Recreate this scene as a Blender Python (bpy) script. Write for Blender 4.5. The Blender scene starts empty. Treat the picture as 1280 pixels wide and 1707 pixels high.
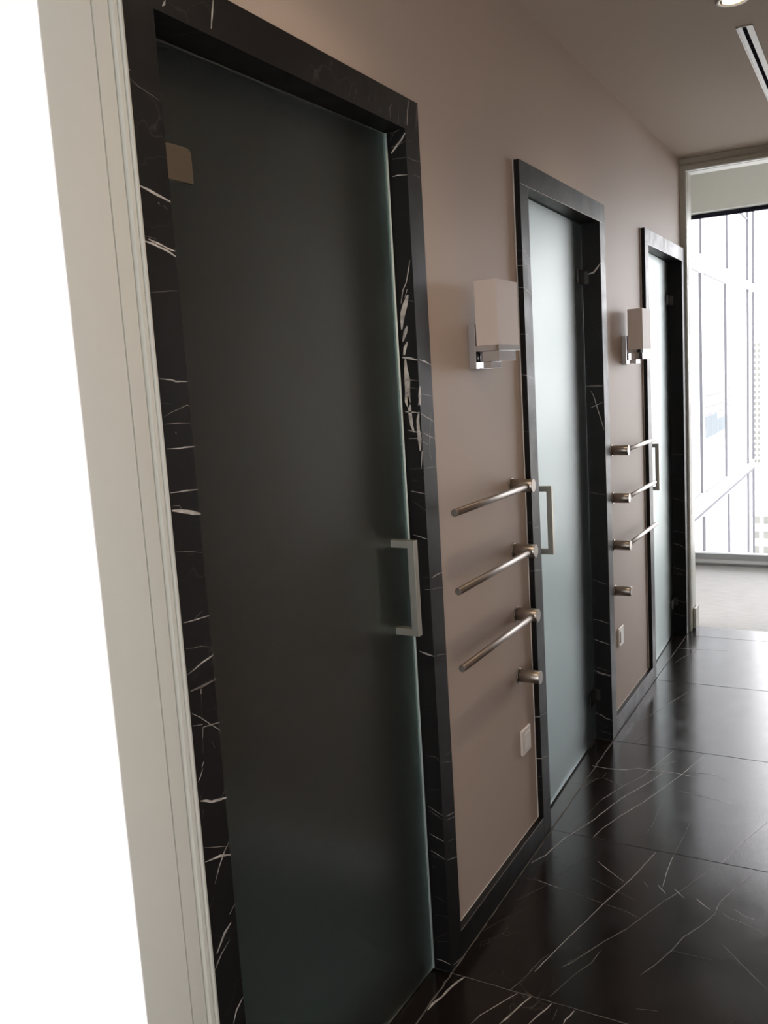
import bpy, bmesh, math, random
from mathutils import Matrix, Vector
random.seed(7)
SC = bpy.context.scene
COL = SC.collection
# light and colour settings
EXPO = 1.12
SKY = 3.7
TAN = (.50, .405, .34)
CEIL = (.52, .44, .36)
TRIM = (.61,.61,.55)
FLOOR_R = .18
LAMP = 6.5

# ------------------------------------------------------------------ camera
F_PX, YAW, PITCH, ROLL = 1478.83, 0.5135, -0.1401, -0.0616
CAM = Vector((0.9605, 0.0, 1.5))
cy, sy, cp, sp = math.cos(YAW), math.sin(YAW), math.cos(PITCH), math.sin(PITCH)
fwd = Vector((-sy*cp, cy*cp, sp)); rgt = Vector((cy, sy, 0)); upv = rgt.cross(fwd)
cr, sr = math.cos(ROLL), math.sin(ROLL)
r2 = cr*rgt + sr*upv; u2 = -sr*rgt + cr*upv
cd = bpy.data.cameras.new('camera'); cam = bpy.data.objects.new('camera', cd); COL.objects.link(cam)
cd.sensor_fit = 'VERTICAL'; cd.sensor_height = 36.0; cd.lens = F_PX*36.0/1707.0
cd.clip_start = 0.05; cd.clip_end = 3000
m = Matrix((( r2.x, u2.x, -fwd.x, CAM.x), (r2.y, u2.y, -fwd.y, CAM.y), (r2.z, u2.z, -fwd.z, CAM.z), (0, 0, 0, 1)))
cam.matrix_world = m
SC.camera = cam

# ------------------------------------------------------------------ world, exposure
SC.view_settings.view_transform = 'Standard'; SC.view_settings.look = 'None'
SC.view_settings.exposure = EXPO; SC.view_settings.gamma = 1.0; SC.view_settings.use_curve_mapping = False
w = bpy.data.worlds.new('overcast_sky'); SC.world = w; w.use_nodes = True
bgn = w.node_tree.nodes['Background']
bgn.inputs['Color'].default_value = (1.0, 0.955, 1.0, 1); bgn.inputs['Strength'].default_value = SKY
cyc = SC.cycles
cyc.max_bounces = 12; cyc.diffuse_bounces = 6; cyc.glossy_bounces = 5; cyc.transmission_bounces = 8; cyc.transparent_max_bounces = 10
cyc.caustics_reflective = False; cyc.caustics_refractive = True; cyc.sample_clamp_indirect = 6.0

def portal(name, loc, rot, sx, sz):
    """sky portal in a window opening: guides daylight sampling only"""
    ld = bpy.data.lights.new(name, 'AREA'); ld.shape = 'RECTANGLE'; ld.size = sx; ld.size_y = sz
    ld.cycles.is_portal = True
    o = bpy.data.objects.new(name, ld); COL.objects.link(o); o.location = loc; o.rotation_euler = rot
    return o
H = math.pi/2
portal('daylight_portal', (0.3, 7.06, 1.35), (-H, 0, 0), 6.0, 2.5)      # far room window, light travels to -Y
portal('daylight_portal', (-2.0, -3.22, 1.35), (H, 0, 0), 2.2, 2.3)
portal('daylight_portal', (2.5, -3.22, 1.35), (H, 0, 0), 1.6, 2.3)      # window behind the camera, light to +Y
portal('daylight_portal', (-1.75, 7.06, 1.4), (-H, 0, 0), 0.9, 2.0)     # washroom window behind the third door
portal('daylight_portal', (-2.46, 2.62, 1.4), (H, 0, -H), 0.4, 1.6)      # washroom window behind the second door

# ------------------------------------------------------------------ materials
def mat(name):
    m = bpy.data.materials.new(name); m.use_nodes = True
    nt = m.node_tree; return m, nt, nt.nodes['Principled BSDF']
def noise(nt, scale, detail=4, rough=.5, stretch=None):
    tc = nt.nodes.new('ShaderNodeTexCoord'); n = nt.nodes.new('ShaderNodeTexNoise')
    n.inputs['Scale'].default_value = scale; n.inputs['Detail'].default_value = detail; n.inputs['Roughness'].default_value = rough
    src = tc.outputs['Object']
    if stretch:
        mp = nt.nodes.new('ShaderNodeMapping'); mp.inputs['Scale'].default_value = stretch
        nt.links.new(src, mp.inputs['Vector']); src = mp.outputs['Vector']
    nt.links.new(src, n.inputs['Vector']); return n
def ramp(nt, fac, stops):
    r = nt.nodes.new('ShaderNodeValToRGB'); e = r.color_ramp.elements
    while len(e) < len(stops): e.new(0.5)
    for i, (p, c) in enumerate(stops):
        e[i].position = p; e[i].color = (c[0], c[1], c[2], 1) if hasattr(c, '__len__') else (c, c, c, 1)
    nt.links.new(fac, r.inputs['Fac']); return r
def bump(nt, b, h, strength, dist=.001):
    bm_ = nt.nodes.new('ShaderNodeBump'); bm_.inputs['Strength'].default_value = strength; bm_.inputs['Distance'].default_value = dist
    nt.links.new(h, bm_.inputs['Height']); nt.links.new(bm_.outputs['Normal'], b.inputs['Normal'])
def plain(name, col, rough=.5, metal=0, nscale=60, var=.04, bmp=.05, spec=.5, stretch=None):
    m, nt, b = mat(name)
    n = noise(nt, nscale, 4, .6, stretch)
    r = ramp(nt, n.outputs['Fac'], [(0.3, [c*(1-var) for c in col]), (0.7, [min(1, c*(1+var)) for c in col])])
    nt.links.new(r.outputs['Color'], b.inputs['Base Color'])
    b.inputs['Roughness'].default_value = rough; b.inputs['Metallic'].default_value = metal
    b.inputs['Specular IOR Level'].default_value = spec
    if bmp: bump(nt, b, n.outputs['Fac'], bmp)
    return m

M = {}
M['tan'] = plain('tan_wall_paint', TAN, .55, nscale=180, var=.015, bmp=.06)
M['cream'] = plain('ceiling_paint', CEIL, .8, nscale=140, var=.01, bmp=.03)
M['white'] = plain('white_wall_paint', (.87, .86, .845), .7, nscale=140, var=.01, bmp=.03)
M['trim'] = plain('grey_white_trim_paint', TRIM, .38, nscale=30, var=.01, bmp=.02)
M['carpet'] = plain('grey_room_floor', (.60, .59, .575), .6, nscale=9, var=.10, bmp=.2, stretch=(1, 6, 1))
M['steel'] = plain('brushed_nickel', (.38, .345, .31), .34, 1, nscale=250, var=.06, bmp=.08, stretch=(.05, 1, 1))
M['steel_y'] = plain('brushed_nickel_rod', (.36, .315, .285), .42, 1, nscale=250, var=.06, bmp=.08, stretch=(1, .05, 1))
M['nickel'] = plain('satin_nickel_handle', (.50, .48, .42), .45, 1, nscale=250, var=.04, bmp=.05, stretch=(1, 1, .05))
M['chrome'] = plain('polished_chrome', (.62, .62, .64), .07, 1, nscale=40, var=.01, bmp=0)
M['opal'] = plain('opal_glass', (.60, .525, .485), .4, nscale=20, var=.01, bmp=0, spec=.05)
M['plastic'] = plain('ivory_plastic', (.80, .75, .70), .35, nscale=90, var=.01, bmp=0)
M['bead'] = plain('white_sealant', (.75, .72, .66), .5, nscale=90, var=.02, bmp=0)
M['black'] = plain('black_gap_shade', (.015, .015, .022), .6, nscale=90, var=.02, bmp=0, spec=0)
M['alu'] = plain('grey_window_frame', (.30, .31, .31), .45, nscale=60, var=.02, bmp=0)
M['alu_light'] = plain('light_window_frame', (.55, .56, .56), .35, nscale=60, var=.02, bmp=0)
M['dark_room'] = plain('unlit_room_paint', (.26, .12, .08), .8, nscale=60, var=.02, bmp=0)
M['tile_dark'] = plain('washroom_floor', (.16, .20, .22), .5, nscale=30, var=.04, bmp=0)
M['wash'] = plain('washroom_paint', (.72, .75, .72), .7, nscale=60, var=.01, bmp=0)
M['wash_grey'] = plain('grey_washroom_paint', (.21, .21, .17), .7, nscale=60, var=.01, bmp=0)
M['hinge_bronze'] = plain('satin_hinge_metal', (.25, .215, .17), .42, 1, nscale=60, var=.01, bmp=0)
M['hinge_dark'] = plain('dark_hinge_metal', (.09, .085, .08), .4, 1, nscale=60, var=.01, bmp=0)
M['wash_blue'] = plain('blue_grey_wall_tile', (.085, .20, .235), .5, nscale=60, var=.02, bmp=0)
M['tile_blue'] = plain('blue_washroom_floor', (.14, .24, .30), .5, nscale=30, var=.04, bmp=0)

def marble(name, base, base2, rough, vein=.5, pit=.0):
    m, nt, b = mat(name)
    L = nt.links.new
    tc = nt.nodes.new('ShaderNodeTexCoord')
    n1 = noise(nt, 2.2, 6, .6); r1 = ramp(nt, n1.outputs['Fac'], [(.35, base), (.72, base2)])
    # warped cracks
    nw = noise(nt, 1.6, 5, .6); wr = nt.nodes.new('ShaderNodeVectorMath'); wr.operation = 'SCALE'; wr.inputs['Scale'].default_value = .55
    L(nw.outputs['Color'], wr.inputs[0])
    ad = nt.nodes.new('ShaderNodeVectorMath'); ad.operation = 'ADD'; L(tc.outputs['Object'], ad.inputs[0]); L(wr.outputs['Vector'], ad.inputs[1])
    mp = nt.nodes.new('ShaderNodeMapping'); mp.inputs['Scale'].default_value = (1, .7, 1.6); mp.inputs['Rotation'].default_value = (.3, .2, .6); L(ad.outputs['Vector'], mp.inputs['Vector'])
    vo = nt.nodes.new('ShaderNodeTexVoronoi'); vo.feature = 'DISTANCE_TO_EDGE'; vo.inputs['Scale'].default_value = 3.2; L(mp.outputs['Vector'], vo.inputs['Vector'])
    rv = ramp(nt, vo.outputs['Distance'], [(0.0, 1.0), (.006, 0.0)])
    nm = noise(nt, 3.1, 3, .6); rm = ramp(nt, nm.outputs['Fac'], [(.48, 0.0), (.66, 1.0)])
    mul = nt.nodes.new('ShaderNodeMath'); mul.operation = 'MULTIPLY'; L(rv.outputs['Color'], mul.inputs[0]); L(rm.outputs['Color'], mul.inputs[1])
    mu2 = nt.nodes.new('ShaderNodeMath'); mu2.operation = 'MULTIPLY'; L(mul.outputs[0], mu2.inputs[0]); mu2.inputs[1].default_value = vein
    mix = nt.nodes.new('ShaderNodeMix'); mix.data_type = 'RGBA'; L(mu2.outputs[0], mix.inputs[0]); L(r1.outputs['Color'], mix.inputs[6]); mix.inputs[7].default_value = (.34, .30, .27, 1)
    L(mix.outputs[2], b.inputs['Base Color'])
    nr = noise(nt, 9, 5, .65); rr = ramp(nt, nr.outputs['Fac'], [(.3, rough*.85), (.7, rough*1.2)]); L(rr.outputs['Color'], b.inputs['Roughness'])
    nb = noise(nt, 26, 6, .7); rb = ramp(nt, nb.outputs['Fac'], [(.24, 0.0), (.31, 1.0)])
    if pit: bump(nt, b, rb.outputs['Color'] if pit else nb.outputs['Fac'], pit or .03, .0010)
    return m
M['marble_floor'] = marble('black_marble_floor', (.0075, .0058, .0052), (.017, .0122, .0105), FLOOR_R, .16, .5)
M['marble'] = marble('black_marble_surround', (.0065, .0062, .0065), (.0105, .0097, .0095), .40, .10, 0)
M['marble'].node_tree.nodes['Principled BSDF'].inputs['Specular IOR Level'].default_value = .25
M['marble_floor'].node_tree.nodes['Principled BSDF'].inputs['Specular IOR Level'].default_value = .45
M['vein'] = plain('thin_marble_vein', (.16, .14, .125), .4, nscale=40, var=.5, bmp=0)
M['vein_white'] = plain('white_marble_vein', (.42, .39, .36), .4, nscale=50, var=.5, bmp=0)
M['joint_lit'] = plain('tile_joint_lit_tone', (.12, .11, .10), .8, nscale=60, var=.1, bmp=0, spec=.1)  # same grout as the next, reflection contrast painted in as a paler tone
M['joint_dim'] = plain('tile_joint_dim_tone', (.04, .037, .034), .9, nscale=60, var=.1, bmp=0, spec=.1)  # same grout again, darkened for how it reads against the floor reflection

def glassmat(name, col, rough, ior=1.5):
    m, nt, b = mat(name)
    n = noise(nt, 900, 2, .5); r = ramp(nt, n.outputs['Fac'], [(.3, [c*.985 for c in col]), (.7, col)])
    nt.links.new(r.outputs['Color'], b.inputs['Base Color'])
    b.inputs['Roughness'].default_value = rough; b.inputs['IOR'].default_value = ior
    b.inputs['Transmission Weight'].default_value = 1.0
    return m
M['frost'] = glassmat('frosted_door_glass', (.79, .905, .885), .36, 1.27)
def panemat(name, tint=(.97, .99, .98)):
    """thin clear pane: mostly see-through, fresnel reflection on top"""
    m, nt, b = mat(name)
    out = nt.nodes['Material Output']; nt.nodes.remove(b)
    tr = nt.nodes.new('ShaderNodeBsdfTransparent'); tr.inputs['Color'].default_value = (*tint, 1)
    gl = nt.nodes.new('ShaderNodeBsdfGlossy'); gl.inputs['Roughness'].default_value = .02
    fr = nt.nodes.new('ShaderNodeFresnel'); fr.inputs['IOR'].default_value = 1.45
    mx = nt.nodes.new('ShaderNodeMixShader')
    nt.links.new(fr.outputs[0], mx.inputs[0]); nt.links.new(tr.outputs[0], mx.inputs[1]); nt.links.new(gl.outputs[0], mx.inputs[2])
    nt.links.new(mx.outputs[0], out.inputs['Surface']); return m
M['pane'] = panemat('clear_window_glass')
M['seal'] = glassmat('clear_edge_seal', (.80, .90, .88), .3, 1.35); M['seal'].node_tree.nodes['Principled BSDF'].inputs['Transmission Weight'].default_value = .35
def emit(name, col, s):
    m, nt, b = mat(name)
    b.inputs['Emission Color'].default_value = (*col, 1); b.inputs['Emission Strength'].default_value = s
    b.inputs['Base Color'].default_value = (*col, 1); return m
M['lamp'] = emit('lit_lamp_lens', (1, .80, .55), 14)
# outside
M['facade'] = plain('white_facade_panel', (.46, .46, .465), .5, nscale=4, var=.01, bmp=0, spec=0)
M['gasket'] = plain('dark_facade_joint', (.095, .095, .105), .6, nscale=10, var=.05, bmp=0, spec=0)
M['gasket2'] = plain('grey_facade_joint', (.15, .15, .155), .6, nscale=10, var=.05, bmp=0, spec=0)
M['fglass'] = plain('facade_glass', (.42, .43, .44), .12, nscale=2, var=.03, bmp=0, spec=0)
M['bluepatch'] = plain('blue_grey_glass_patch', (.125, .14, .15), .3, nscale=3, var=.2, bmp=0, spec=0, stretch=(1, 6, .3))
M['city_white'] = plain('pale_city_wall', (.72, .72, .69), .8, nscale=.2, var=.03, bmp=0)
M['city_window'] = plain('city_window_glass', (.10, .10, .09), .4, nscale=.5, var=.1, bmp=0)
M['ground'] = plain('pale_street_ground', (.42, .41, .39), .9, nscale=.05, var=.15, bmp=0)

# ------------------------------------------------------------------ mesh helpers
class MB:
    def __init__(s): s.bm = bmesh.new(); s.mats = []
    def mi(s, m):
        if m not in s.mats: s.mats.append(m)
        return s.mats.index(m)
    def box(s, x0, x1, y0, y1, z0, z1, m):
        i = s.mi(m); x0, x1 = sorted((x0, x1)); y0, y1 = sorted((y0, y1)); z0, z1 = sorted((z0, z1))
        v = [s.bm.verts.new(p) for p in ((x0,y0,z0),(x1,y0,z0),(x1,y1,z0),(x0,y1,z0),(x0,y0,z1),(x1,y0,z1),(x1,y1,z1),(x0,y1,z1))]
        for f in ((0,3,2,1),(4,5,6,7),(0,1,5,4),(1,2,6,5),(2,3,7,6),(3,0,4,7)):
            s.bm.faces.new([v[k] for k in f]).material_index = i
        return s
    def prism(s, pts, axis, a, b, m):
        """extrude polygon pts; axis 'z': pts (x,y); 'y': pts (x,z); 'x': pts (y,z)"""
        i = s.mi(m)
        def P(p, t): return {'z': (p[0], p[1], t), 'y': (p[0], t, p[1]), 'x': (t, p[0], p[1])}[axis]
        va = [s.bm.verts.new(P(p, a)) for p in pts]; vb = [s.bm.verts.new(P(p, b)) for p in pts]
        fs = [s.bm.faces.new(va), s.bm.faces.new(vb[::-1])]
        n = len(pts)
        for k in range(n): fs.append(s.bm.faces.new([va[k], vb[k], vb[(k+1) % n], va[(k+1) % n]]))
        for f in fs: f.material_index = i
        return s
    def tube(s, p0, p1, r, m, n=40, bev=0.0, r2=None):
        i = s.mi(m); p0, p1 = Vector(p0), Vector(p1); d = (p1-p0); L = d.length; d.normalize()
        a = d.orthogonal().normalized(); b = d.cross(a); r2 = r if r2 is None else r2
        prof = [(0, r-bev), (bev, r), (L-bev, r2), (L, r2-bev)] if bev else [(0, r), (L, r2)]
        rings = [[s.bm.verts.new(p0 + d*t + (a*math.cos(2*math.pi*k/n) + b*math.sin(2*math.pi*k/n))*rr) for k in range(n)] for t, rr in prof]
        for q in range(len(rings)-1):
            for k in range(n):
                f = s.bm.faces.new([rings[q][k], rings[q][(k+1) % n], rings[q+1][(k+1) % n], rings[q+1][k]]); f.material_index = i; f.smooth = True
        for rg in (rings[0][::-1], rings[-1]): s.bm.faces.new(rg).material_index = i
        return s
    def ring(s, c, r0, r1, z0, z1, m, n=48):
        """flat annulus with depth, axis z"""
        i = s.mi(m); V = lambda r, z, k: s.bm.verts.new((c[0]+r*math.cos(2*math.pi*k/n), c[1]+r*math.sin(2*math.pi*k/n), z))
        R_ = [[V(r, z, k) for k in range(n)] for r, z in ((r0, z1), (r0+.004, z0), (r1-.002, z0), (r1, z0+.002), (r1, z1))]
        for q in range(5):
            for k in range(n):
                f = s.bm.faces.new([R_[q][k], R_[q][(k+1) % n], R_[(q+1) % 5][(k+1) % n], R_[(q+1) % 5][k]]); f.material_index = i; f.smooth = True
        return s
    def ribbon(s, pts3, wid, nrm, m):
        """thin band lying on a face: pts3 polyline, wid width, nrm face normal"""
        i = s.mi(m); n = Vector(nrm); pts = [Vector(p) for p in pts3]
        # subdivide with slight wobble
        P = []
        for a, b in zip(pts, pts[1:]):
            k = max(1, int((b-a).length / .02)); t = (b-a).cross(n)
            if t.length > 0: t.normalize()
            for j in range(k):
                w_ = 0 if j == 0 else random.uniform(-1, 1)*min(.0016, wid*.45)
                P.append(a.lerp(b, j/k) + t*w_)
        P.append(pts[-1]); N = len(P)
        prev = None
        for k, p in enumerate(P):
            d = (P[min(k+1, N-1)] - P[max(k-1, 0)])
            if d.length < 1e-7: continue
            t = d.cross(n).normalized()
            e = .35 if k in (0, N-1) else 1.0
            hw = wid*.5*e*random.uniform(.7, 1.2)
            cur = (s.bm.verts.new(p + t*hw + n*.00035), s.bm.verts.new(p - t*hw + n*.00035))
            if prev:
                f = s.bm.faces.new([prev[0], prev[1], cur[1], cur[0]]); f.material_index = i
            prev = cur
        return s
    def build(s, name, parent=None, bevel=0, loc=None, smooth=False):
        me = bpy.data.meshes.new(name); bmesh.ops.recalc_face_normals(s.bm, faces=[f for f in s.bm.faces])
        s.bm.to_mesh(me); s.bm.free()
        for m in s.mats: me.materials.append(M[m])
        o = bpy.data.objects.new(name, me); COL.objects.link(o)
        if parent: o.parent = parent
        if loc: o.location = loc
        if bevel:
            b = o.modifiers.new('bevel', 'BEVEL'); b.width = bevel; b.segments = 3; b.limit_method = 'ANGLE'; b.angle_limit = .6
        return o
def tag(o, label=None, cat=None, group=None, kind=None):
    if label: o['label'] = label
    if cat: o['category'] = cat
    if group: o['group'] = group
    if kind: o['kind'] = kind
    return o
def empty(name, loc=(0, 0, 0), rz=0):
    o = bpy.data.objects.new(name, None); COL.objects.link(o); o.location = loc; o.rotation_euler = (0, 0, rz); o.empty_display_size = .1
    return o
def struct(o, label, cat): return tag(o, label, cat, kind='structure')

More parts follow.
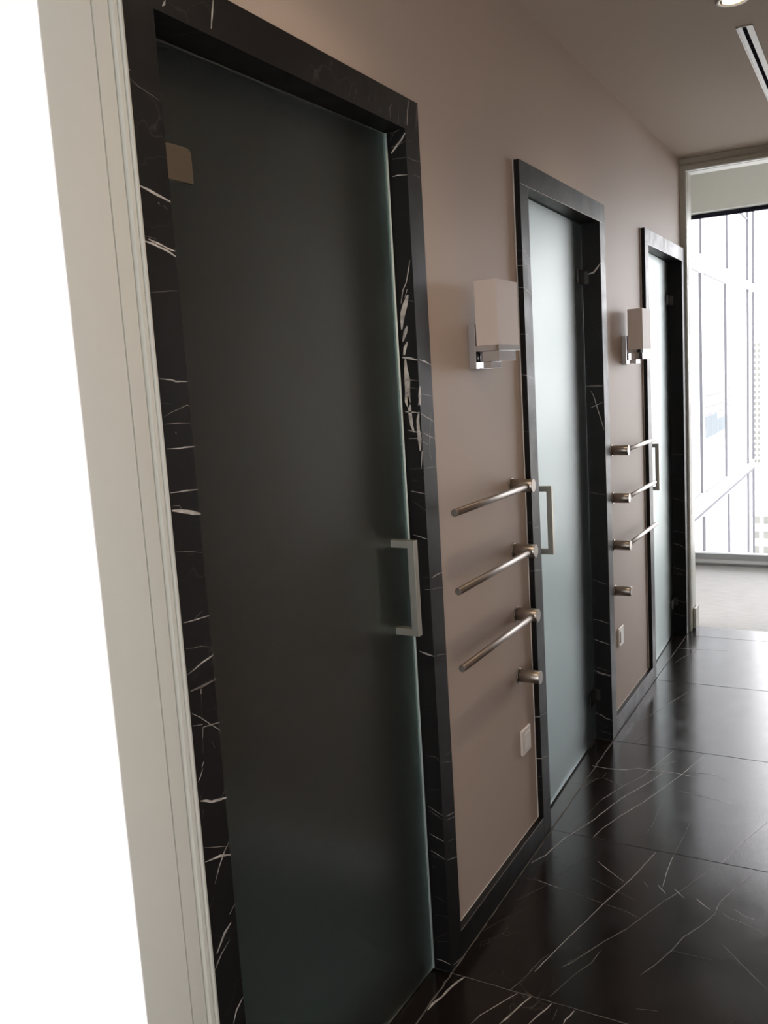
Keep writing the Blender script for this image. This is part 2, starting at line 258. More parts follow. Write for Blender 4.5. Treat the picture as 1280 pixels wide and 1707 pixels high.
V = {'A':[[0.004,1,[1.008,1.809],[1.025,1.806],[1.045,1.801],[1.071,1.796]],[0.0015,1,[1.045,1.8],[1.072,1.794]],[0.003,1,[1.044,1.791],[1.046,1.788]],[0.002,0,[1.055,1.788],[1.062,1.783]],[0.002,0,[1.007,1.739],[1.032,1.737]],[0.005,1,[1.008,1.731],[1.027,1.729],[1.049,1.724],[1.072,1.715]],[0.004,1,[1.016,1.735],[1.036,1.73],[1.052,1.726],[1.071,1.723]],[0.0012,0,[1.009,1.658],[1.037,1.661],[1.052,1.663],[1.071,1.664]],[0.0012,0,[1.008,1.957],[1.026,1.949],[1.05,1.944],[1.069,1.939]],[0.003,1,[1.01,1.969],[1.011,1.967]],[0.0022,1,[1.011,1.532],[1.036,1.53],[1.046,1.527],[1.058,1.527],[1.075,1.526]],[0.0012,0,[1.01,1.495],[1.031,1.494]],[0.0015,0,[1.012,1.475],[1.032,1.482],[1.042,1.484],[1.064,1.49],[1.074,1.49]],[0.0015,0,[1.011,1.464],[1.041,1.464],[1.074,1.462]],[0.003,1,[1.035,1.451],[1.036,1.448]],[0.0022,1,[1.011,1.427],[1.042,1.425],[1.051,1.426],[1.076,1.425]],[0.0022,1,[1.011,1.36],[1.034,1.359],[1.046,1.359],[1.076,1.357]],[0.0018,0,[1.014,1.34],[1.028,1.338],[1.031,1.334],[1.028,1.33]],[0.006,1,[1.011,1.333],[1.027,1.33],[1.052,1.324],[1.058,1.322],[1.075,1.318]],[0.0015,0,[1.012,1.269],[1.044,1.263],[1.07,1.256]],[0.0022,1,[1.012,1.156],[1.036,1.154],[1.058,1.153],[1.076,1.152]],[0.001,0,[1.036,1.154],[1.048,1.16],[1.059,1.164]],[0.0012,0,[1.012,1.115],[1.032,1.11],[1.045,1.109],[1.071,1.1]],[0.0025,1,[1.011,1.073],[1.029,1.077],[1.047,1.082],[1.064,1.084],[1.076,1.087]],[0.005,0,[1.014,1.045],[1.044,1.044],[1.076,1.045]],[0.0035,1,[1.038,1.041],[1.037,1.033]],[0.0012,0,[1.037,1.033],[1.034,0.995]],[0.0015,1,[1.012,1.009],[1.029,0.997],[1.054,0.975],[1.066,0.965],[1.076,0.955]],[0.0015,1,[1.011,0.989],[1.034,0.983]],[0.0015,1,[1.034,0.978],[1.054,0.975],[1.077,0.971]],[0.0025,1,[1.034,0.977],[1.031,0.961]],[0.0012,0,[1.031,0.961],[1.029,0.937]],[0.005,1,[1.029,0.922],[1.023,0.915]],[0.002,1,[1.025,0.912],[1.018,0.902],[1.012,0.895]],[0.002,0,[1.051,0.949],[1.058,0.933]],[0.004,1,[1.011,0.863],[1.026,0.857],[1.037,0.85],[1.055,0.845],[1.075,0.84]],[0.0015,1,[1.075,0.858],[1.065,0.846]],[0.0015,0,[1.018,0.872],[1.011,0.865]],[0.002,0,[1.018,0.846],[1.013,0.834]],[0.0012,0,[1.008,0.785],[1.074,0.754]],[0.004,1,[1.01,0.759],[1.046,0.751],[1.074,0.739]],[0.002,1,[1.072,0.765],[1.056,0.751],[1.041,0.733],[1.028,0.712]],[0.0012,0,[1.023,0.695],[1.011,0.678]],[0.003,1,[1.072,0.651],[1.056,0.641]],[0.007,1,[1.058,0.625],[1.04,0.617],[1.017,0.594]],[0.0025,1,[1.051,0.598],[1.028,0.587],[1.005,0.566]],[0.002,1,[1.042,0.594],[1.011,0.577]],[0.004,1,[1.071,0.479],[1.051,0.467],[1.041,0.45]]],'B':[[0.006,1,[0.022,2.061],[0.011,2.049],[-0.003,2.037],[-0.018,2.023]],[0.0015,0,[-0.02,2.035],[0.001,2.038],[0.024,2.043]],[0.002,0,[-0.008,2.064],[-0.019,2.05]],[0.0015,0,[-0.018,2.064],[-0.001,2.068],[0.018,2.074]],[0.002,0,[-0.017,2.01],[0.02,2.008]],[0.003,1,[-0.018,1.972],[-0.005,1.973],[0.022,1.97]],[0.003,1,[0.014,1.783],[0.01,1.765],[0.002,1.735],[-0.008,1.718],[-0.015,1.689]],[0.012,1,[0.004,1.706],[-0.004,1.686],[-0.011,1.668],[-0.015,1.648],[-0.017,1.629]],[0.003,1,[0.003,1.719],[-0.004,1.701]],[0.011,1,[-0.002,1.636],[-0.008,1.622],[-0.016,1.602]],[0.011,1,[-0.004,1.6],[-0.011,1.587],[-0.015,1.57]],[0.006,1,[-0.02,1.565],[0.0,1.562],[0.025,1.556]],[0.013,1,[-0.012,1.56],[-0.012,1.536],[-0.01,1.512],[-0.011,1.487],[-0.012,1.461],[-0.011,1.448]],[0.0015,0,[0.004,1.694],[0.025,1.689]],[0.0015,0,[-0.02,1.512],[0.021,1.509]],[0.002,0,[-0.005,1.495],[0.018,1.489]],[0.008,1,[-0.011,1.475],[-0.008,1.449],[-0.007,1.425],[-0.005,1.406],[0.0,1.389]],[0.008,1,[0.02,1.473],[0.016,1.452]],[0.009,1,[0.016,1.437],[0.012,1.418],[0.012,1.395],[0.014,1.373],[0.014,1.345]],[0.004,1,[0.019,1.345],[0.016,1.323],[0.014,1.303]],[0.003,1,[-0.021,1.438],[0.019,1.434]],[0.003,1,[-0.017,1.395],[0.009,1.389],[0.026,1.387]],[0.002,1,[-0.015,1.375],[0.008,1.375],[0.023,1.379]],[0.0015,0,[-0.017,1.302],[0.023,1.303]],[0.0025,1,[-0.017,1.249],[0.007,1.245],[0.025,1.243]],[0.001,0,[-0.014,1.225],[0.023,1.202]],[0.0025,1,[-0.019,1.143],[0.024,1.133]],[0.002,0,[0.027,1.284],[0.025,1.278],[0.018,1.279]],[0.001,0,[-0.012,1.276],[0.007,1.273]],[0.002,0,[0.0,1.039],[0.026,1.039]],[0.0015,0,[-0.001,1.017],[0.023,1.018]],[0.002,1,[0.005,1.009],[0.025,1.01]],[0.004,1,[-0.019,0.852],[0.0,0.847],[0.024,0.843]],[0.0015,0,[-0.018,0.582],[0.009,0.583],[0.026,0.574]],[0.001,0,[-0.018,0.491],[0.025,0.499]],[0.002,1,[-0.019,0.448],[0.027,0.43]],[0.0015,0,[-0.019,0.438],[0.027,0.419]],[0.002,1,[-0.02,0.374],[0.027,0.36]],[0.002,1,[-0.02,0.329],[0.024,0.313]],[0.0015,0,[-0.017,0.317],[0.026,0.31]],[0.0015,0,[-0.018,0.286],[-0.009,0.285]],[0.001,0,[-0.02,0.206],[0.025,0.193]],[0.0015,0,[-0.017,0.152],[0.027,0.156]],[0.0012,0,[-0.018,0.078],[0.027,0.087]],[0.003,1,[-0.021,0.028],[-0.003,0.028],[0.025,0.023]],[0.001,0,[-0.017,0.492],[0.024,0.499]]],'C':[[0.0015,0,[1.875,2.009],[1.906,2.008],[1.943,2.01]],[0.002,0,[1.899,1.976],[1.937,1.975]],[0.0012,0,[1.882,2.046],[1.906,2.048]],[0.004,1,[1.881,1.557],[1.912,1.552],[1.945,1.544]],[0.002,0,[1.878,1.478],[1.939,1.47]],[0.004,0,[1.882,1.585],[1.878,1.57]],[0.003,0,[1.882,1.555],[1.878,1.532]],[0.014,1,[1.874,1.496],[1.869,1.473],[1.866,1.452]],[0.003,1,[1.869,1.433],[1.901,1.422],[1.945,1.408]],[0.003,1,[1.882,1.386],[1.911,1.376],[1.945,1.368]],[0.004,0,[1.926,1.432],[1.92,1.406],[1.911,1.381],[1.906,1.342]],[0.006,0,[1.906,1.34],[1.914,1.321]],[0.004,0,[1.868,1.367],[1.898,1.358]],[0.003,0,[1.938,1.33],[1.937,1.299]],[0.0015,0,[1.879,1.303],[1.937,1.301]],[0.002,0,[1.919,1.11],[1.944,1.105]],[0.004,1,[1.884,1.036],[1.944,1.037]],[0.002,0,[1.88,1.008],[1.906,1.005],[1.942,0.999]],[0.0025,0,[1.884,0.84],[1.9,0.838],[1.943,0.827]],[0.0015,0,[1.899,0.826],[1.937,0.816]],[0.0015,0,[1.886,0.565],[1.943,0.544]],[0.001,0,[1.896,0.576],[1.942,0.574]],[0.003,1,[1.889,0.419],[1.91,0.414],[1.944,0.407]],[0.0018,1,[1.888,0.409],[1.944,0.395]],[0.0015,0,[1.885,0.351],[1.945,0.335]],[0.0025,1,[1.884,0.304],[1.917,0.292],[1.946,0.284]],[0.0022,1,[1.881,0.015],[1.898,0.01],[1.946,-0.0]]],'D':[[0.005,1,[1.896,2.136],[1.887,2.108],[1.881,2.078]],[0.003,0,[1.938,2.136],[1.929,2.097],[1.926,2.08]],[0.002,0,[1.815,2.111],[1.802,2.097],[1.803,2.076]],[0.0025,0,[1.842,2.113],[1.842,2.076]],[0.0015,0,[1.883,2.095],[1.868,2.077]],[0.004,1,[1.1,2.09],[1.097,2.084],[1.092,2.079]],[0.005,1,[1.215,2.127],[1.211,2.111],[1.204,2.081]],[0.0015,0,[1.644,2.108],[1.63,2.081]],[0.0015,0,[1.661,2.103],[1.648,2.079]],[0.0015,0,[1.721,2.116],[1.706,2.085]],[0.0015,0,[1.764,2.091],[1.751,2.074]]],'DS':[[0.0015,0,[-0.011,1.852],[0.027,1.851]],[0.001,0,[-0.006,1.825],[0.022,1.844]],[0.0015,0,[0.037,1.182],[0.005,1.174],[-0.029,1.165]],[0.002,0,[0.034,1.076],[0.019,1.072]]],'E':[[0.002,1,[0.001,1.878],[0.019,1.877]],[0.0012,0,[0.002,1.852],[0.02,1.85]],[0.004,1,[0.001,1.835],[0.021,1.834]],[0.0022,1,[0.002,1.772],[0.021,1.768]],[0.003,0,[0.0,1.76],[0.011,1.758]],[0.003,1,[-0.001,1.633],[0.02,1.631]],[0.003,1,[-0.001,1.511],[0.02,1.508]],[0.002,0,[0.001,1.337],[0.018,1.337]],[0.0015,1,[-0.002,1.242],[0.002,1.242]],[0.004,1,[0.002,0.416],[0.017,0.419],[0.024,0.424]],[0.006,1,[0.002,0.275],[0.022,0.278]],[0.004,0,[0.006,0.213],[0.023,0.219]],[0.0018,0,[0.005,0.17],[0.024,0.17]],[0.0015,0,[-0.001,1.052],[0.019,1.051]],[0.0012,0,[-0.003,0.996],[0.021,0.997]],[0.003,1,[0.0,0.896],[0.017,0.899]]],'EF':[[0.003,0,[2.613,1.879],[2.627,1.875],[2.667,1.858]],[0.003,0,[2.619,1.843],[2.658,1.837]],[0.003,1,[2.615,1.767],[2.663,1.753]],[0.002,1,[2.61,1.631],[2.629,1.627]],[0.002,0,[2.611,1.508],[2.661,1.494]],[0.002,0,[2.621,0.419],[2.669,0.411]],[0.003,0,[2.615,0.277],[2.674,0.26]],[0.002,0,[2.609,1.034],[2.666,1.032]],[0.002,0,[2.601,0.901],[2.667,0.889]]],'F':[[0.008,0,[-0.054,1.452],[-0.032,1.453],[-0.005,1.452],[0.017,1.451]],[0.003,1,[-0.034,1.436],[-0.022,1.416],[-0.012,1.38],[-0.002,1.345],[0.012,1.294],[0.018,1.278]],[0.003,1,[-0.035,1.368],[-0.012,1.377],[0.015,1.389]],[0.0015,0,[-0.05,1.38],[-0.018,1.39]],[0.0018,0,[-0.052,1.252],[-0.03,1.27]],[0.0015,0,[-0.05,1.524],[-0.039,1.534]],[0.006,1,[-0.038,1.878],[-0.008,1.885],[0.028,1.918]],[0.002,0,[-0.05,1.032],[0.016,1.022]],[0.0025,0,[-0.048,0.675],[0.015,0.658]],[0.002,1,[-0.049,0.51],[-0.015,0.505],[0.019,0.494]],[0.003,1,[-0.049,0.426],[-0.023,0.418],[0.017,0.407]],[0.003,1,[-0.05,0.293],[-0.015,0.282],[0.017,0.279]],[0.0015,0,[-0.049,0.308],[0.014,0.294]],[0.003,1,[-0.05,0.11],[-0.023,0.102],[-0.009,0.092],[0.02,0.086]],[0.0015,0,[-0.03,0.035],[0.019,0.024]],[0.002,1,[-0.046,0.284],[-0.008,0.279],[0.013,0.275],[0.02,0.276]]],'G':[[0.002,0,[-0.052,1.029],[0.027,1.028]],[0.002,0,[-0.056,0.786],[0.027,0.765]],[0.002,0,[-0.055,0.597],[0.025,0.587]],[0.005,0,[-0.054,0.527],[-0.014,0.518],[0.024,0.498]],[0.0035,0,[-0.056,0.391],[0.022,0.367]],[0.002,0,[-0.055,0.357],[0.022,0.344]],[0.003,0,[-0.053,0.197],[0.02,0.187]],[0.0025,0,[-0.055,0.121],[0.015,0.105]]],'H':[[0.003,1,[0.029,2.446],[0.056,2.508],[0.079,2.638],[0.101,2.696],[0.133,2.796],[0.158,2.905],[0.188,3.006],[0.25,3.167],[0.267,3.237]],[0.0025,1,[0.161,2.671],[0.177,2.755],[0.206,2.848],[0.252,2.967],[0.292,3.098],[0.334,3.245],[0.358,3.347],[0.382,3.443]],[0.0022,1,[0.115,2.936],[0.16,3.075],[0.204,3.176],[0.234,3.308],[0.265,3.452]],[0.0012,0,[0.115,2.936],[0.085,2.682]],[0.004,1,[0.007,3.202],[0.073,3.199],[0.137,3.214],[0.175,3.242],[0.233,3.242],[0.304,3.251],[0.383,3.243]],[0.003,0,[0.38,3.281],[0.439,3.286],[0.487,3.261]],[0.002,0,[0.073,3.116],[0.16,3.075]],[0.0015,0,[0.016,2.98],[0.039,3.076],[0.073,3.116],[0.075,3.162]],[0.002,0,[0.021,3.138],[0.059,3.138]],[0.003,0,[0.246,3.285],[0.297,3.362]],[0.0018,0,[0.193,4.141],[0.109,3.819],[0.033,3.6]],[0.0012,0,[0.126,3.555],[0.1,3.459]],[0.002,1,[0.215,2.537],[0.258,2.5],[0.317,2.455]],[0.002,1,[0.366,2.657],[0.336,2.497],[0.304,2.371],[0.29,2.317],[0.273,2.237],[0.251,2.145],[0.233,2.063],[0.212,1.962]],[0.0015,0,[0.188,1.89],[0.2,1.944],[0.212,2.014],[0.223,2.045]],[0.0015,1,[0.067,2.366],[0.127,2.353],[0.166,2.345]],[0.0012,0,[0.166,2.345],[0.295,2.321]],[0.0015,0,[0.295,2.321],[0.359,2.31],[0.396,2.292]],[0.0022,1,[0.658,2.988],[0.613,2.858],[0.56,2.669]],[0.002,0,[0.546,2.646],[0.508,2.553],[0.474,2.465],[0.439,2.391],[0.405,2.299],[0.379,2.229],[0.343,2.162],[0.317,2.104],[0.289,2.039],[0.268,2.004]],[0.0015,0,[0.341,2.111],[0.332,2.05],[0.308,1.993],[0.276,1.887]],[0.004,1,[0.523,2.449],[0.545,2.427],[0.566,2.41]],[0.0022,1,[0.37,2.477],[0.386,2.456]],[0.003,1,[0.41,2.477],[0.44,2.44]],[0.0025,1,[0.458,2.475],[0.493,2.438]],[0.0018,1,[0.419,2.66],[0.419,2.574],[0.425,2.472]],[0.001,0,[0.419,2.66],[0.426,2.781],[0.427,2.879]],[0.0012,0,[0.313,3.015],[0.318,2.849],[0.315,2.762]],[0.002,0,[0.652,2.643],[0.61,2.529],[0.584,2.449],[0.582,2.392],[0.554,2.315],[0.524,2.255],[0.507,2.184],[0.479,2.106],[0.456,2.055]],[0.0018,0,[0.593,2.458],[0.58,2.421],[0.618,2.392],[0.681,2.371],[0.72,2.346]],[0.002,1,[0.628,2.436],[0.656,2.414],[0.682,2.41]],[0.0015,0,[0.619,2.265],[0.661,2.217],[0.705,2.166],[0.743,2.127]],[0.001,0,[0.509,2.185],[0.609,2.186]],[0.0015,0,[0.475,1.931],[0.523,1.944]],[0.002,0,[0.345,3.11],[0.497,3.081]],[0.002,0,[0.515,3.088],[0.533,3.072]],[0.001,0,[0.028,2.361],[0.069,2.36]],[0.001,0,[0.167,2.674],[0.272,2.663]],[0.001,0,[0.12,2.411],[0.182,2.554]],[0.001,0,[0.215,2.44],[0.378,2.37]],[0.0009,0,[0.058,2.238],[0.115,2.351]],[0.006,1,[0.058,1.87],[0.044,1.829],[0.037,1.781],[0.027,1.75],[0.025,1.722]],[0.0025,1,[0.202,1.87],[0.181,1.828],[0.162,1.788],[0.147,1.758],[0.139,1.723]],[0.005,1,[0.236,1.87],[0.224,1.836],[0.215,1.8],[0.2,1.75]],[0.0035,1,[0.289,1.868],[0.275,1.822],[0.262,1.779]],[0.004,1,[0.345,1.865],[0.341,1.844],[0.335,1.827],[0.335,1.812]],[0.0012,0,[0.261,1.867],[0.245,1.82]],[0.001,0,[0.307,1.859],[0.308,1.809]],[0.002,1,[0.18,1.872],[0.188,1.897]],[0.0018,0,[0.188,1.897],[0.201,1.943],[0.202,1.973]],[0.002,0,[-0.03,3.024],[0.015,3.035]],[0.0018,0,[0.023,2.981],[0.059,3.114]],[0.0008,0,[0.024,2.064],[0.069,2.162]],[0.006,0,[0.029,4.807],[0.117,4.818],[0.189,4.825],[0.272,4.845]],[0.003,0,[0.055,4.551],[0.075,4.647],[0.123,4.785]]]}
def veins(mb, key, to3, nrm, ok=lambda p: True):
    for r in V.get(key, []):
        pts = [to3(a, b) for a, b in r[2:]]
        pts = [p for p in pts if ok(p)]
        if len(pts) > 1: mb.ribbon(pts, r[0], nrm, 'vein_white' if r[1] else 'vein')

# ------------------------------------------------------------------ dimensions
HC, HH, HZ = 2.140, 2.070, 2.609          # surround top, opening top, ceiling
CW, CT = .07, .02                          # marble casing width and thickness
DOORS = [(1.072, 1.871), (2.675, 3.470), (4.291, 5.086)]
WT = .155                                  # corridor wall thickness
X1 = 1.12                                  # right corridor wall
YN0, YN1 = .846, .998                      # near portal
YF0, YF1 = 5.158, 5.31                     # far portal

# ------------------------------------------------------------------ shell
b = MB()                                   # wall with the three doorways
y = YN1
for (a, c) in DOORS:
    b.box(-WT, 0, y, a-.02, 0, HZ, 'tan'); b.box(-WT, 0, a-.02, c+.02, HH+.02, HZ, 'tan'); y = c+.02
b.box(-WT, 0, y, YF0, 0, HZ, 'tan')
struct(b.build('wall_left'), 'tan painted corridor wall holding the three glass doors', 'wall')
struct(MB().box(X1, X1+.12, YN1, YF0, 0, HZ, 'tan').build('wall_right'), 'tan corridor wall opposite the glass doors', 'wall')
struct(MB().box(-WT, X1+.12, YN1-.002, YF0+.002, HZ, HZ+.1, 'cream').build('ceiling'), 'taupe corridor ceiling with the slot vent', 'ceiling')

# corridor floor: black marble, joints and veins on its surface
b = MB(); b.box(-WT, X1, .60, 5.263, -.06, 0, 'marble_floor')
for k in range(-1, 5):
    yy = 1.871 + .7985*k
    if yy < 5.2: b.ribbon([(CT, yy, 0), (X1, yy, 0)], .0028, (0, 0, 1), 'joint_lit' if k <= 0 else 'joint_dim')
    if 0 <= k: b.ribbon([(-WT, yy, 0), (CT, yy, 0)], .0025, (0, 0, 1), 'joint_lit') if k in (0, 2, 4) else None
b.ribbon([(CT+.0015, .99, 0), (CT+.0015, 5.26, 0)], .0048, (0, 0, 1), 'joint_lit')
veins(b, 'H', lambda a, c: (a, c, 0), (0, 0, 1))
struct(b.build('floor'), 'black marble corridor floor with thin pale veins', 'floor')
# near room and far room floors
struct(MB().box(-3.2, 3.4, -3.2, .60, -.06, 0, 'carpet').build('floor'), 'grey floor of the room behind the camera', 'floor')
struct(MB().box(-.30, 3.4, 5.263, 7.02, -.06, 0, 'carpet').build('floor'), 'light grey brushed floor of the bright room at the corridor end', 'floor')

# near room
b = MB(); b.box(-3.2, 0, YN0, YN1-.002, 0, HZ, 'white'); b.box(0, .0302, YN0, YN0+.0015, 0, HZ, 'white')
struct(b.build('wall_near_left'), 'bright white wall at the left edge of the view', 'wall')
struct(MB().box(X1, 3.4, YN0, YN1-.002, 0, HZ, 'white').box(X1-.0302, X1, YN0, YN0+.0015, 0, HZ, 'white').box(.03, X1-.03, YN0, YN0+.0015, 2.548, HZ, 'white').build('wall_near_right'), 'white wall right of the near doorway', 'wall')
struct(MB().box(-3.3, -3.2, -3.2, YN1, 0, HZ, 'white').build('wall_room_left'), 'white side wall of the near room', 'wall')
struct(MB().box(3.4, 3.5, -3.2, YN1, 0, HZ, 'white').build('wall_room_right'), 'white far side wall of the near room', 'wall')
b = MB(); b.box(-3.3, -3.1, -3.3, -3.2, 0, HZ, 'white'); b.box(-.9, 1.7, -3.3, -3.2, 0, HZ, 'white'); b.box(3.3, 3.5, -3.3, -3.2, 0, HZ, 'white')
for a, c in ((-3.1, -.9), (1.7, 3.3)): b.box(a, c, -3.3, -3.2, 2.5, HZ, 'white'); b.box(a, c, -3.3, -3.2, 0, .2, 'white')
struct(b.build('wall_back'), 'white window wall behind the camera', 'wall')
for n, (a, c) in enumerate(((-3.1, -.9), (1.7, 3.3))):
    w2 = MB().box(a, c, -3.26, -3.25, .2, 2.5, 'pane').build('window_%d' % (n+2))
    struct(w2, 'tall window behind the camera, %s one' % ('left', 'right')[n], 'window')
    f = MB()
    for x in (a, (a+c)/2-.02, c-.04): f.box(x, x+.04, -3.28, -3.22, .2, 2.5, 'alu')
    f.box(a, c, -3.28, -3.22, .2, .24, 'alu'); f.build('window_frame', w2)
struct(MB().box(-3.2, 3.4, -3.2, YN1, HZ, HZ+.1, 'white').build('ceiling'), 'white ceiling of the near room', 'ceiling')

# stepped portal linings, near and far (same profile mirrored)
def lining(y0, s, x0=.0):
    """jamb profile (x,y): y0 = flat end, s=+1 steps towards +Y"""
    Y = lambda d: y0 + s*d
    return [(x0, Y(0)), (.030, Y(0)), (.030, Y(.0890)), (.0255, Y(.0895)), (.0255, Y(.0925)), (.0290, Y(.0930)), (.0290, Y(.1220)), (.0240, Y(.1235)),
            (.0240, Y(.1265)), (.0320, Y(.1290)), (.0320, Y(.1365)), (.0280, Y(.1380)), (.0280, Y(.1415)), (.0320, Y(.1435)), (.0320, Y(.1455)), (.0280, Y(.152)), (x0, Y(.152))]
def portal_frame(name, y0, s, label):
    e = empty(name, (0, 0, 0)); pr = lining(y0, s)
    MB().prism([(x + (.0004 if x > .01 else 0), yy) for x, yy in pr], 'z', 0, 2.548, 'trim').build('jamb', e)
    MB().prism([(X1-x, yy) for x, yy in pr], 'z', 0, 2.548, 'trim').build('jamb', e)
    b = MB(); b.prism([(yy, 2.578-x) for x, yy in pr], 'x', .0, X1, 'trim'); b.box(0, X1, min(y0, y0+s*.152), max(y0, y0+s*.152), 2.575, HZ, 'trim')
    b.build('lintel', e)
    return struct(e, label, 'door frame')
portal_frame('trim_1', YN0+.0016, 1, 'grey-white stepped door lining in the left foreground')
portal_frame('trim_2', YF1, -1, 'stepped grey-white opening frame at the far end of the corridor')
b = MB(); b.box(.0325, .046, 5.225, 5.325, 0, .118, 'trim'); b.box(-.28, .046, 5.312, 5.325, 0, .118, 'trim')
struct(b.build('baseboard_far', bevel=.003), 'white skirting block at the foot of the far opening frame', 'baseboard')

# far room
XL = -.30
b = MB(); b.box(-2.5, 0, YF0+.001, YF1, 0, 2.95, 'white'); b.box(X1, 3.4, YF0, YF1, 0, 2.95, 'white'); b.box(0, X1, YF0, YF1, HZ, 2.95, 'white')
struct(b.build('wall_end'), 'white wall around the far corridor opening', 'wall')
struct(MB().box(XL-.08, XL, YF1, 7.02, 0, 2.95, 'white').build('wall_end_left'), 'white side wall of the bright far room', 'wall')
struct(MB().box(3.4, 3.5, YF0, 7.02, 0, 2.95, 'white').build('wall_end_right'), 'white right wall of the bright far room', 'wall')
struct(MB().box(-2.5, 3.5, YF1, 7.1, 2.95, 3.05, 'white').build('ceiling'), 'white ceiling of the far room', 'ceiling')
struct(MB().box(XL, 3.4, 6.86, 7.08, 2.592, 2.95, 'trim').build('trim_3'), 'plain cream boxed head above the far window', 'window head')
wn = empty('window_1', (0, 7.0, 0))
MB().box(XL, 3.4, 0, .012, .092, 2.574, 'pane').build('glass_pane', wn)
MB().box(XL, 3.4, -.03, .05, .05, .094, 'alu').build('sill_rail', wn)
MB().box(XL, 3.4, -.05, .05, .026, .05, 'alu_light').build('sill_ledge', wn)
MB().box(XL, 3.4, -.02, .05, 0, .026, 'alu').build('sill_base', wn)
MB().box(XL, 3.4, -.05, .05, 2.574, 2.592, 'black').build('head_rail', wn)
struct(wn, 'floor-to-ceiling window of the far room looking over the city', 'window')

# ------------------------------------------------------------------ rooms behind the glass doors
def room(name, x0, x1, y0, y1, wm, fm, win=None, label='', lower=None):
    b = MB(); lw = lower or wm; ZT = 1.25
    def wl(xa, xb, ya, yb, za=0, zb=HZ):
        if za < ZT: b.box(xa, xb, ya, yb, za, min(ZT, zb), lw)
        if zb > ZT: b.box(xa, xb, ya, yb, max(ZT, za), zb, wm)
    wl(x0, x1, y0-.05, y0)
    if win and win[0] == 'y':
        _, a, c = win
        wl(x0, a, y1, y1+.05); wl(c, x1, y1, y1+.05); wl(a, c, y1, y1+.05, 0, .4); wl(a, c, y1, y1+.05, 2.4, HZ)
    else: wl(x0, x1, y1, y1+.05)
    if win and win[0] == 'x':
        _, a, c = win
        wl(x0-.05, x0, y0, a); wl(x0-.05, x0, c, y1); wl(x0-.05, x0, a, c, 0, .6); wl(x0-.05, x0, a, c, 2.2, HZ)
    else: wl(x0-.05, x0, y0, y1)
    b.box(x0, x1, y0, y1, HZ, HZ+.05, wm)
    struct(b.build('wall_' + name), label + ' walls', 'wall')
    struct(MB().box(x0, x1, y0, y1, -.05, -.001, fm).build('floor'), label + ' floor', 'floor')
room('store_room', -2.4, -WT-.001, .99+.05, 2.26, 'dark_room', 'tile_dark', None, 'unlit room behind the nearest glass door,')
room('washroom', -2.4, -WT-.001, 2.36, 3.86, 'wash_grey', 'tile_blue', ('x', 2.42, 2.82), 'daylit washroom behind the middle glass door,', 'wash_blue')
room('shower_room', -2.4, XL-.085, 3.96, 7.0, 'wash', 'tile_blue', ('y', -2.2, -1.3), 'bright room behind the farthest glass door,', 'wash_blue')
# lobby between shower room and corridor wall
struct(MB().box(XL-.085, -WT-.001, 3.91, YF0, -.05, -.001, 'tile_dark').box(XL-.085, -WT-.001, 3.91, 3.96, 0, HZ, 'wash').box(XL-.085, -WT-.001, 3.91, YF0, HZ, HZ+.05, 'wash').build('wall_shower_return'), 'pale return wall beside the farthest glass door', 'wall')

# ------------------------------------------------------------------ marble surrounds, skirting
SB = [('broad black marble surround of the nearest, darkest glass door', 'A', 'B', 'C', 'D'),
      ('black marble surround of the middle glass door between the two wall lamps', 'E', 'F', None, None),
      ('black marble surround of the farthest glass door beside the white opening', None, 'G', None, None)]
for n, ((y0, y1), sb) in enumerate(zip(DOORS, SB)):
    e = empty('trim_%d' % (4+n))
    g = .0004
    pn = [(CT, y0-CW), (CT, y0), (-WT+g, y0), (-WT+g, y0-.0195), (g, y0-.0195), (g, y0-CW)]
    b = MB().prism(pn, 'z', 0, HH, 'marble')
    if n == 0: veins(b, 'A', lambda a, c: (CT, a, c), (1, 0, 0), lambda p: y0-CW < p[1] < y0+.006)
    if n == 1:
        veins(b, 'E', lambda a, c: (a, y0-CW, c), (0, -1, 0)); veins(b, 'EF', lambda a, c: (CT, min(a, y0), c), (1, 0, 0))
    b.build('jamb', e)
    pf = [(CT, y1+CW), (CT, y1), (-WT+g, y1), (-WT+g, y1+.0195), (g, y1+.0195), (g, y1+CW)]
    b = MB().prism(pf, 'z', 0, HH, 'marble')
    veins(b, sb[2], lambda a, c: (min(a, CT), y1, c), (0, -1, 0))
    if n == 0: veins(b, 'C', lambda a, c: (CT, min(max(a, y1), y1+CW), c), (1, 0, 0))
    b.build('jamb', e)
    ph = [(CT, HC), (CT, HH), (-WT+g, HH), (-WT+g, HH+.0195), (g, HH+.0195), (g, HC)]
    b = MB().prism(ph, 'y', y0-CW, y1+CW, 'marble')
    if n == 0:
        veins(b, 'D', lambda a, c: (CT, a, min(max(c, HH), HC)), (1, 0, 0)); veins(b, 'DS', lambda a, c: (min(a, CT), c, HH), (0, 0, -1))
    else:
        b.ribbon([(CT, y0-CW, HH+.001), (CT, y1+CW, HH+.001)], .002, (1, 0, 0), 'vein_white')
    b.build('head', e)
    sl = MB()
    sl.box(g, .0028, y0-CW-.003, y0-CW, .075, HC, 'bead'); sl.box(g, .0022, y1+CW, y1+CW+.002, .075, HC, 'bead')
    sl.build('sealant_bead', e)
    struct(e, sb[0], 'door surround')
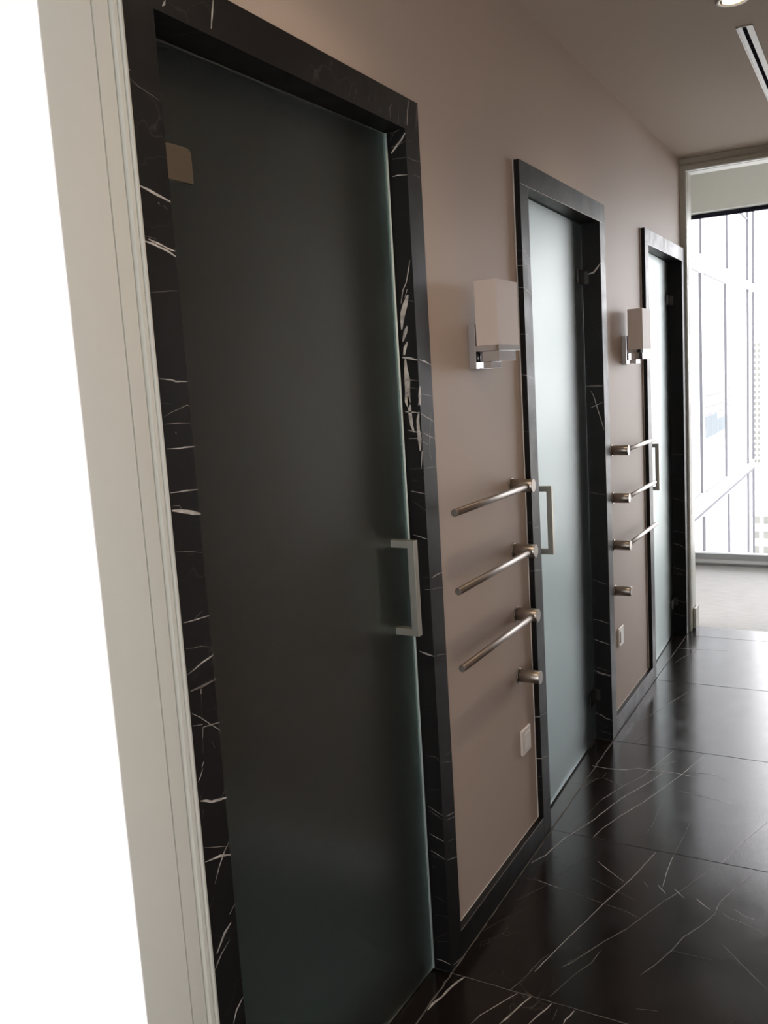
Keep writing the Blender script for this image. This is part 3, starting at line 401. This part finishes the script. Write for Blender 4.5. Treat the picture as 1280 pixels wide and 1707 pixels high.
for n, (a, c, lb) in enumerate([(1.941, 2.605, 'black marble skirting under the near towel rails'), (3.540, 4.221, 'black marble skirting under the far towel rails')]):
    b = MB().prism([(.0004, 0), (CT, 0), (CT, .0735), (.0185, .075), (.0004, .075)], 'x', 0, 0, 'marble') if 0 else MB().prism([(.0004, 0), (CT, 0), (CT, .0725), (.0185, .0735), (.0004, .0735)], 'y', a+.0012, c-.0012, 'marble')
    b.ribbon([(CT-.0008, a+.002, .0732), (CT-.0008, c-.002, .0732)], .0012, (0, 0, 1), 'vein')
    o = b.build('baseboard_left'); MB().box(.0004, .002, a, c, .0737, .0757, 'bead').build('sealant_bead', o)
    struct(o, lb, 'baseboard')

# ------------------------------------------------------------------ frosted glass doors
def pull(parent, px, py, z0, z1, sgn=1):
    """square section D handle standing off the glass; px glass face"""
    s = .0175; ox = px + sgn*.062
    pts = [(px+sgn*.0003, z1), (ox, z1), (ox, z0), (px+sgn*.0003, z0), (px+sgn*.0003, z0+s), (ox-sgn*s, z0+s), (ox-sgn*s, z1-s), (px+sgn*.0003, z1-s)]
    return MB().prism(pts, 'y', py-s/2, py+s/2, 'nickel').build('pull_handle', parent, bevel=.0009)
def glass_door(name, y0, y1, hinge_near, ang, label):
    """local frame: hinge line at origin, leaf runs along +/-Y"""
    hy = y0+.006 if hinge_near else y1-.006
    hx = HX[name]
    e = empty(name, (hx, hy, 0), ang)
    L = (y1-y0) - .013; d = 1 if hinge_near else -1
    t = .010
    ya, yb = (0, d*(L-.006))
    MB().box(-t, 0, ya, yb, .008, HH-.004, 'frost').build('glass_panel', e, bevel=.0012)
    # clear seal profile on the closing edge
    sm = MB(); q = d*(L-.0055)
    sm.box(-t, .0002, q, q+d*.0050, .008, HH-.004, 'seal'); sm.tube((.0006, q+d*.001, .008), (.0006, q+d*.001, HH-.004), .0013, 'seal', 12); sm.tube((.0006, q+d*.0046, .008), (.0006, q+d*.0046, HH-.004), .0013, 'seal', 12)
    sm.build('edge_seal', e)
    hp = d*(L-.083)
    pull(e, 0, hp, .921, 1.147)
    pull(e, -t, hp, .921, 1.147, -1)
    pl = .119 if hinge_near else .088
    for z in ((.19, 1.878) if hinge_near else (.19, 1.868)):
        h = MB()
        pts = [(d*.003, z-.028), (d*pl, z-.028), (d*pl, z+.020), (d*(pl-.003), z+.026), (d*(pl-.009), z+.028), (d*.003, z+.028)]
        i = h.prism(pts, 'x', .0004, .0065, 'hinge_bronze') if hinge_near else h.box(.0004, .0065, d*.003, d*.088, z-.027, z+.027, 'hinge_dark')
        h.box(-t-.0065, -t-.0004, d*.003, d*.088, z-.027, z+.027, 'nickel' if hinge_near else 'hinge_dark')
        k = 'nickel' if hinge_near else 'hinge_dark'
        h.tube((-.005, -d*.0, z-.024), (-.005, -d*.0, z+.024), .0055, k, 20)
        h.box(-.03, .022, -d*.0035, -d*.0055, z-.024, z+.024, k)
        h.build('hinge', e, bevel=.0007)
    return struct(e, label, 'door')
HX = {'door_1': -.0465, 'door_2': -.0500, 'door_3': -.0500}
glass_door('door_1', *DOORS[0], True, -.0275, 'large dark frosted glass door nearest the camera with square handle')
glass_door('door_2', *DOORS[1], False, .0290, 'pale blue-green frosted glass door in the middle of the corridor')
glass_door('door_3', *DOORS[2], False, .0290, 'narrow bright frosted glass door farthest down the corridor')

# ------------------------------------------------------------------ towel rails and wall pegs
def post(parent, n=48):
    MB().tube((.0002, 0, 0), (.0035, 0, 0), .0235, 'steel', 48, .0008).build('wall_flange', parent)
    MB().tube((.0035, 0, 0), (.070, 0, 0), .0200, 'steel', 48, .0007).build('post', parent)
def towel_bar(y, z, d, label, grp):
    e = empty('towel_bar', (0, y, z)); post(e)
    MB().tube((.0555, d*.017, 0), (.0555, d*.534, 0), .0093, 'steel_y', 36, .0009).build('rod', e)
    return tag(e, label, 'towel rail', grp)
def peg(y, z, label, grp):
    e = empty('wall_peg', (0, y, z)); post(e); return tag(e, label, 'wall peg', grp)
ZS = (1.184, .987, .789, .594)
for z, w_ in zip(ZS, ('top', 'middle', 'lowest')):
    towel_bar(2.487, z, -1, 'brushed steel towel rail pointing towards the camera, %s of the near three' % w_, 'towel rails between the first two doors')
    towel_bar(3.634, z, 1, 'brushed steel towel rail pointing to the far window, %s of the far three' % w_, 'towel rails between the last two doors')
peg(2.487, ZS[3], 'short round steel peg under the near towel rails', 'steel wall pegs'); peg(3.634, ZS[3], 'short round steel peg under the far towel rails', 'steel wall pegs')

# ------------------------------------------------------------------ wall lamps
def sconce(y, label):
    e = empty('wall_sconce', (0, y, 1.53))
    MB().box(.0004, .021, -.0585, .0585, .001, .119, 'chrome').build('backplate', e, bevel=.0012)
    MB().box(.021, .055, -.034, .034, .002, .019, 'chrome').build('bracket', e, bevel=.0008)
    MB().tube((.034, -.012, .016), (.034, -.012, .047), .006, 'chrome', 20).build('stem', e)
    MB().box(.040, .088, -.060, .060, .019, .046, 'chrome').build('socket_box', e, bevel=.0008)
    MB().box(.029, .0945, -.0775, .0775, .046, .0605, 'chrome').build('shade_tray', e, bevel=.0008)
    b = MB(); x0, x1, a, t = .031, .093, .0755, .004   # open-topped opal glass box
    b.box(x0, x1, -a, -a+t, .0605, .228, 'opal'); b.box(x0, x1, a-t, a, .0605, .228, 'opal')
    b.box(x0, x0+t, -a+t, a-t, .0605, .228, 'opal'); b.box(x1-t, x1, -a+t, a-t, .0605, .228, 'opal'); b.box(x0+t, x1-t, -a+t, a-t, .0605, .066, 'opal')
    b.build('glass_shade', e)
    return tag(e, label, 'wall lamp', 'square glass wall lamps')
sconce(2.2735, 'chrome wall lamp with pale square glass shade above the near towel rails')
sconce(3.8955, 'chrome wall lamp with shadowed square glass shade above the far towel rails')

# ------------------------------------------------------------------ switches
def switch(y, z, label):
    e = empty('light_switch', (0, y, z))
    MB().box(.0004, .009, -.038, .038, -.041, .041, 'plastic').build('cover_plate', e, bevel=.003)
    MB().box(.009, .0115, -.020, .020, -.026, .026, 'plastic').build('rocker', e, bevel=.001)
    return tag(e, label, 'light switch', 'low wall switches')
switch(2.509, .377, 'small ivory wall switch low on the wall under the near peg')
switch(3.690, .382, 'small ivory wall switch low on the wall under the far peg')

# ------------------------------------------------------------------ ceiling vent and downlights
e = empty('ceiling_vent', (.549, 3.355, HZ))
b = MB()
b.box(-.026, -.021, 0, 1.3, -.0035, .0, 'trim'); b.box(.021, .026, 0, 1.3, -.0035, 0, 'trim'); b.box(-.026, .026, 0, .004, -.0035, 0, 'trim'); b.box(-.026, .026, 1.296, 1.3, -.0035, 0, 'trim')
b.build('frame', e)
MB().box(-.021, -.008, .004, 1.296, -.0022, -.0003, 'alu_light').box(.0055, .021, .004, 1.296, -.0022, -.0003, 'trim').build('blade', e)
b = MB().box(-.009, .0065, .004, 1.296, -.0012, -.0002, 'black')  # no recess cut: black strip paints the shade inside the slot
for k in range(43): b.box(-.008, .0055, .02+k*.03, .022+k*.03, -.0018, -.0012, 'gasket')
b.build('slot', e)
tag(e, 'long narrow slot air vent in the ceiling at upper right', 'air vent')
def downlight(x, y, label, power):
    e = empty('ceiling_downlight', (x, y, HZ))
    MB().ring((0, 0), .034, .050, -.005, -.0002, 'trim').build('trim_ring', e)
    MB().ring((0, 0), .029, .0345, -.003, -.0002, 'chrome').build('reflector', e)
    MB().tube((0, 0, -.0005), (0, 0, -.002), .029, 'lamp', 32).build('lens', e)
    ld = bpy.data.lights.new('downlight_bulb', 'SPOT'); ld.energy = power; ld.color = (1, .78, .55); ld.spot_size = math.radians(125); ld.spot_blend = .9; ld.shadow_soft_size = .03
    l = bpy.data.objects.new('downlight_bulb', ld); COL.objects.link(l); l.parent = e; l.location = (0, 0, -.012)
    return tag(e, label, 'ceiling light', 'round ceiling downlights')
downlight(.548, 3.100, 'small round lit downlight in the ceiling at the top right corner', LAMP)
downlight(.548, 1.45, 'round lit downlight in the ceiling above the nearest glass door', LAMP*2.2)

# ------------------------------------------------------------------ outside: wing of the same building
FX = -.80
e = empty('building_wing', (FX, 9.9, 0))
def fb(mb, y0, y1, z0, z1, m, x0=0, x1=.02): return mb.box(x0, x1, y0-9.9, y1-9.9, z0, z1, m)
YE = 15.16
MB().box(-5, 0, 0, YE-9.9, -60, 14, 'facade').build('wall', e)
for z in (-6.6, -3.4, -.12, 2.60, 5.9, 9.0): fb(MB(), 9.9, YE, z, z+.12, 'facade', 0, .03).build('slab_band', e)
for (ya, yb, z0, z1) in [(9.9, 10.42, .09, 2.52), (10.79, 12.24, .065, 2.53), (9.9, 10.50, 2.72, 5.8), (10.62, 12.44, 2.72, 5.8)]:
    p = fb(MB(), ya, yb, z0, z1, 'fglass', 0, .006).build('window', e)
    f_ = MB(); fb(f_, yb, yb+.02, z0, z1, 'gasket', 0, .034 if z0 < 1 else .028); fb(f_, ya, yb, z1, z1+.018, 'gasket2', 0, .012); fb(f_, ya, yb, z0-.018, z0, 'gasket2', 0, .012)
    f_.build('window_gasket', p)
b = MB()
fb(b, 9.9, YE, -.150, -.120, 'gasket', 0, .036); fb(b, 10.55, 10.57, -6.5, -.2, 'gasket', 0, .030); fb(b, 12.48, 12.50, -6.5, -.2, 'gasket', 0, .028)
fb(b, 14.49, 14.51, -6.5, 14, 'gasket', 0, .03); fb(b, YE-.02, YE, -6.5, 14, 'gasket', 0, .034); fb(b, 13.6, 14.5, 3.60, 3.63, 'gasket2', 0, .02)
fb(b, 12.46, 12.48, 2.72, 5.8, 'gasket', 0, .01)
b.build('facade_joint', e)
pb = fb(MB(), 10.79, 11.6, .68, .93, 'bluepatch', .006, .012); fb(pb, 11.6, 12.24, .69, .86, 'bluepatch', .006, .010)  # flat blue-grey patches standing in for what shows in the glass
pb.build('glass_patch', e)
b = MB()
for z in (1.16, 1.03, .94): fb(b, 10.8, 12.24, z, z+.014, 'gasket2', .006, .014)  # strips painted for floor slabs reflected in the facade glass
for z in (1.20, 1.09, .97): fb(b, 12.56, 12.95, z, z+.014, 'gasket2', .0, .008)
b.build('reflection_strip', e)
tag(e, 'white panelled building wing with thin dark joints outside the far window', 'building')

def tower(x0, x1, y0, y1, zt, label, floors, cols, ww, wh, zf, dz, zb=-60):
    e = empty('city_tower', (x0, y0, 0))
    MB().box(0, x1-x0, 0, y1-y0, zb, zt, 'city_white').build('wall', e)
    for fl in range(floors):
        for cx in cols:
            z = zf - fl*dz; MB().box(cx, cx+ww*random.uniform(.9, 1), -.25, .05, z-wh, z, 'city_window').build('window', e)
    MB().box(-.4, x1-x0+.4, -.4, 1, zt, zt+1.0, 'city_white').build('parapet', e)
    return tag(e, label, 'building')
tower(-19.6, 18, 170, 195, -22.5, 'low pale city block with square grey windows at the foot of the window', 3, (.95, 2.65, 4.5, 6.4, 8.2, 10.1), 1.05, 1.35, -25.6, 2.72, -45)
tower(-68.2, -63.9, 600, 640, 22, 'slender pale city tower with rows of dark windows beside the building wing', 21, (.4, 2.4), 1.6, 2.1, 14, 3.6, -80)
tower(-62.6, -40, 640, 680, -2, 'wide hazy city block right of the slender tower', 14, (1.2, 4.6, 8.5, 12), 2.6, 1.5, -6, 4.0, -80)
gnd = MB().box(-400, 400, 20, 1500, -61, -60, 'ground').build('ground'); struct(gnd, 'pale city ground far below the far window', 'ground')
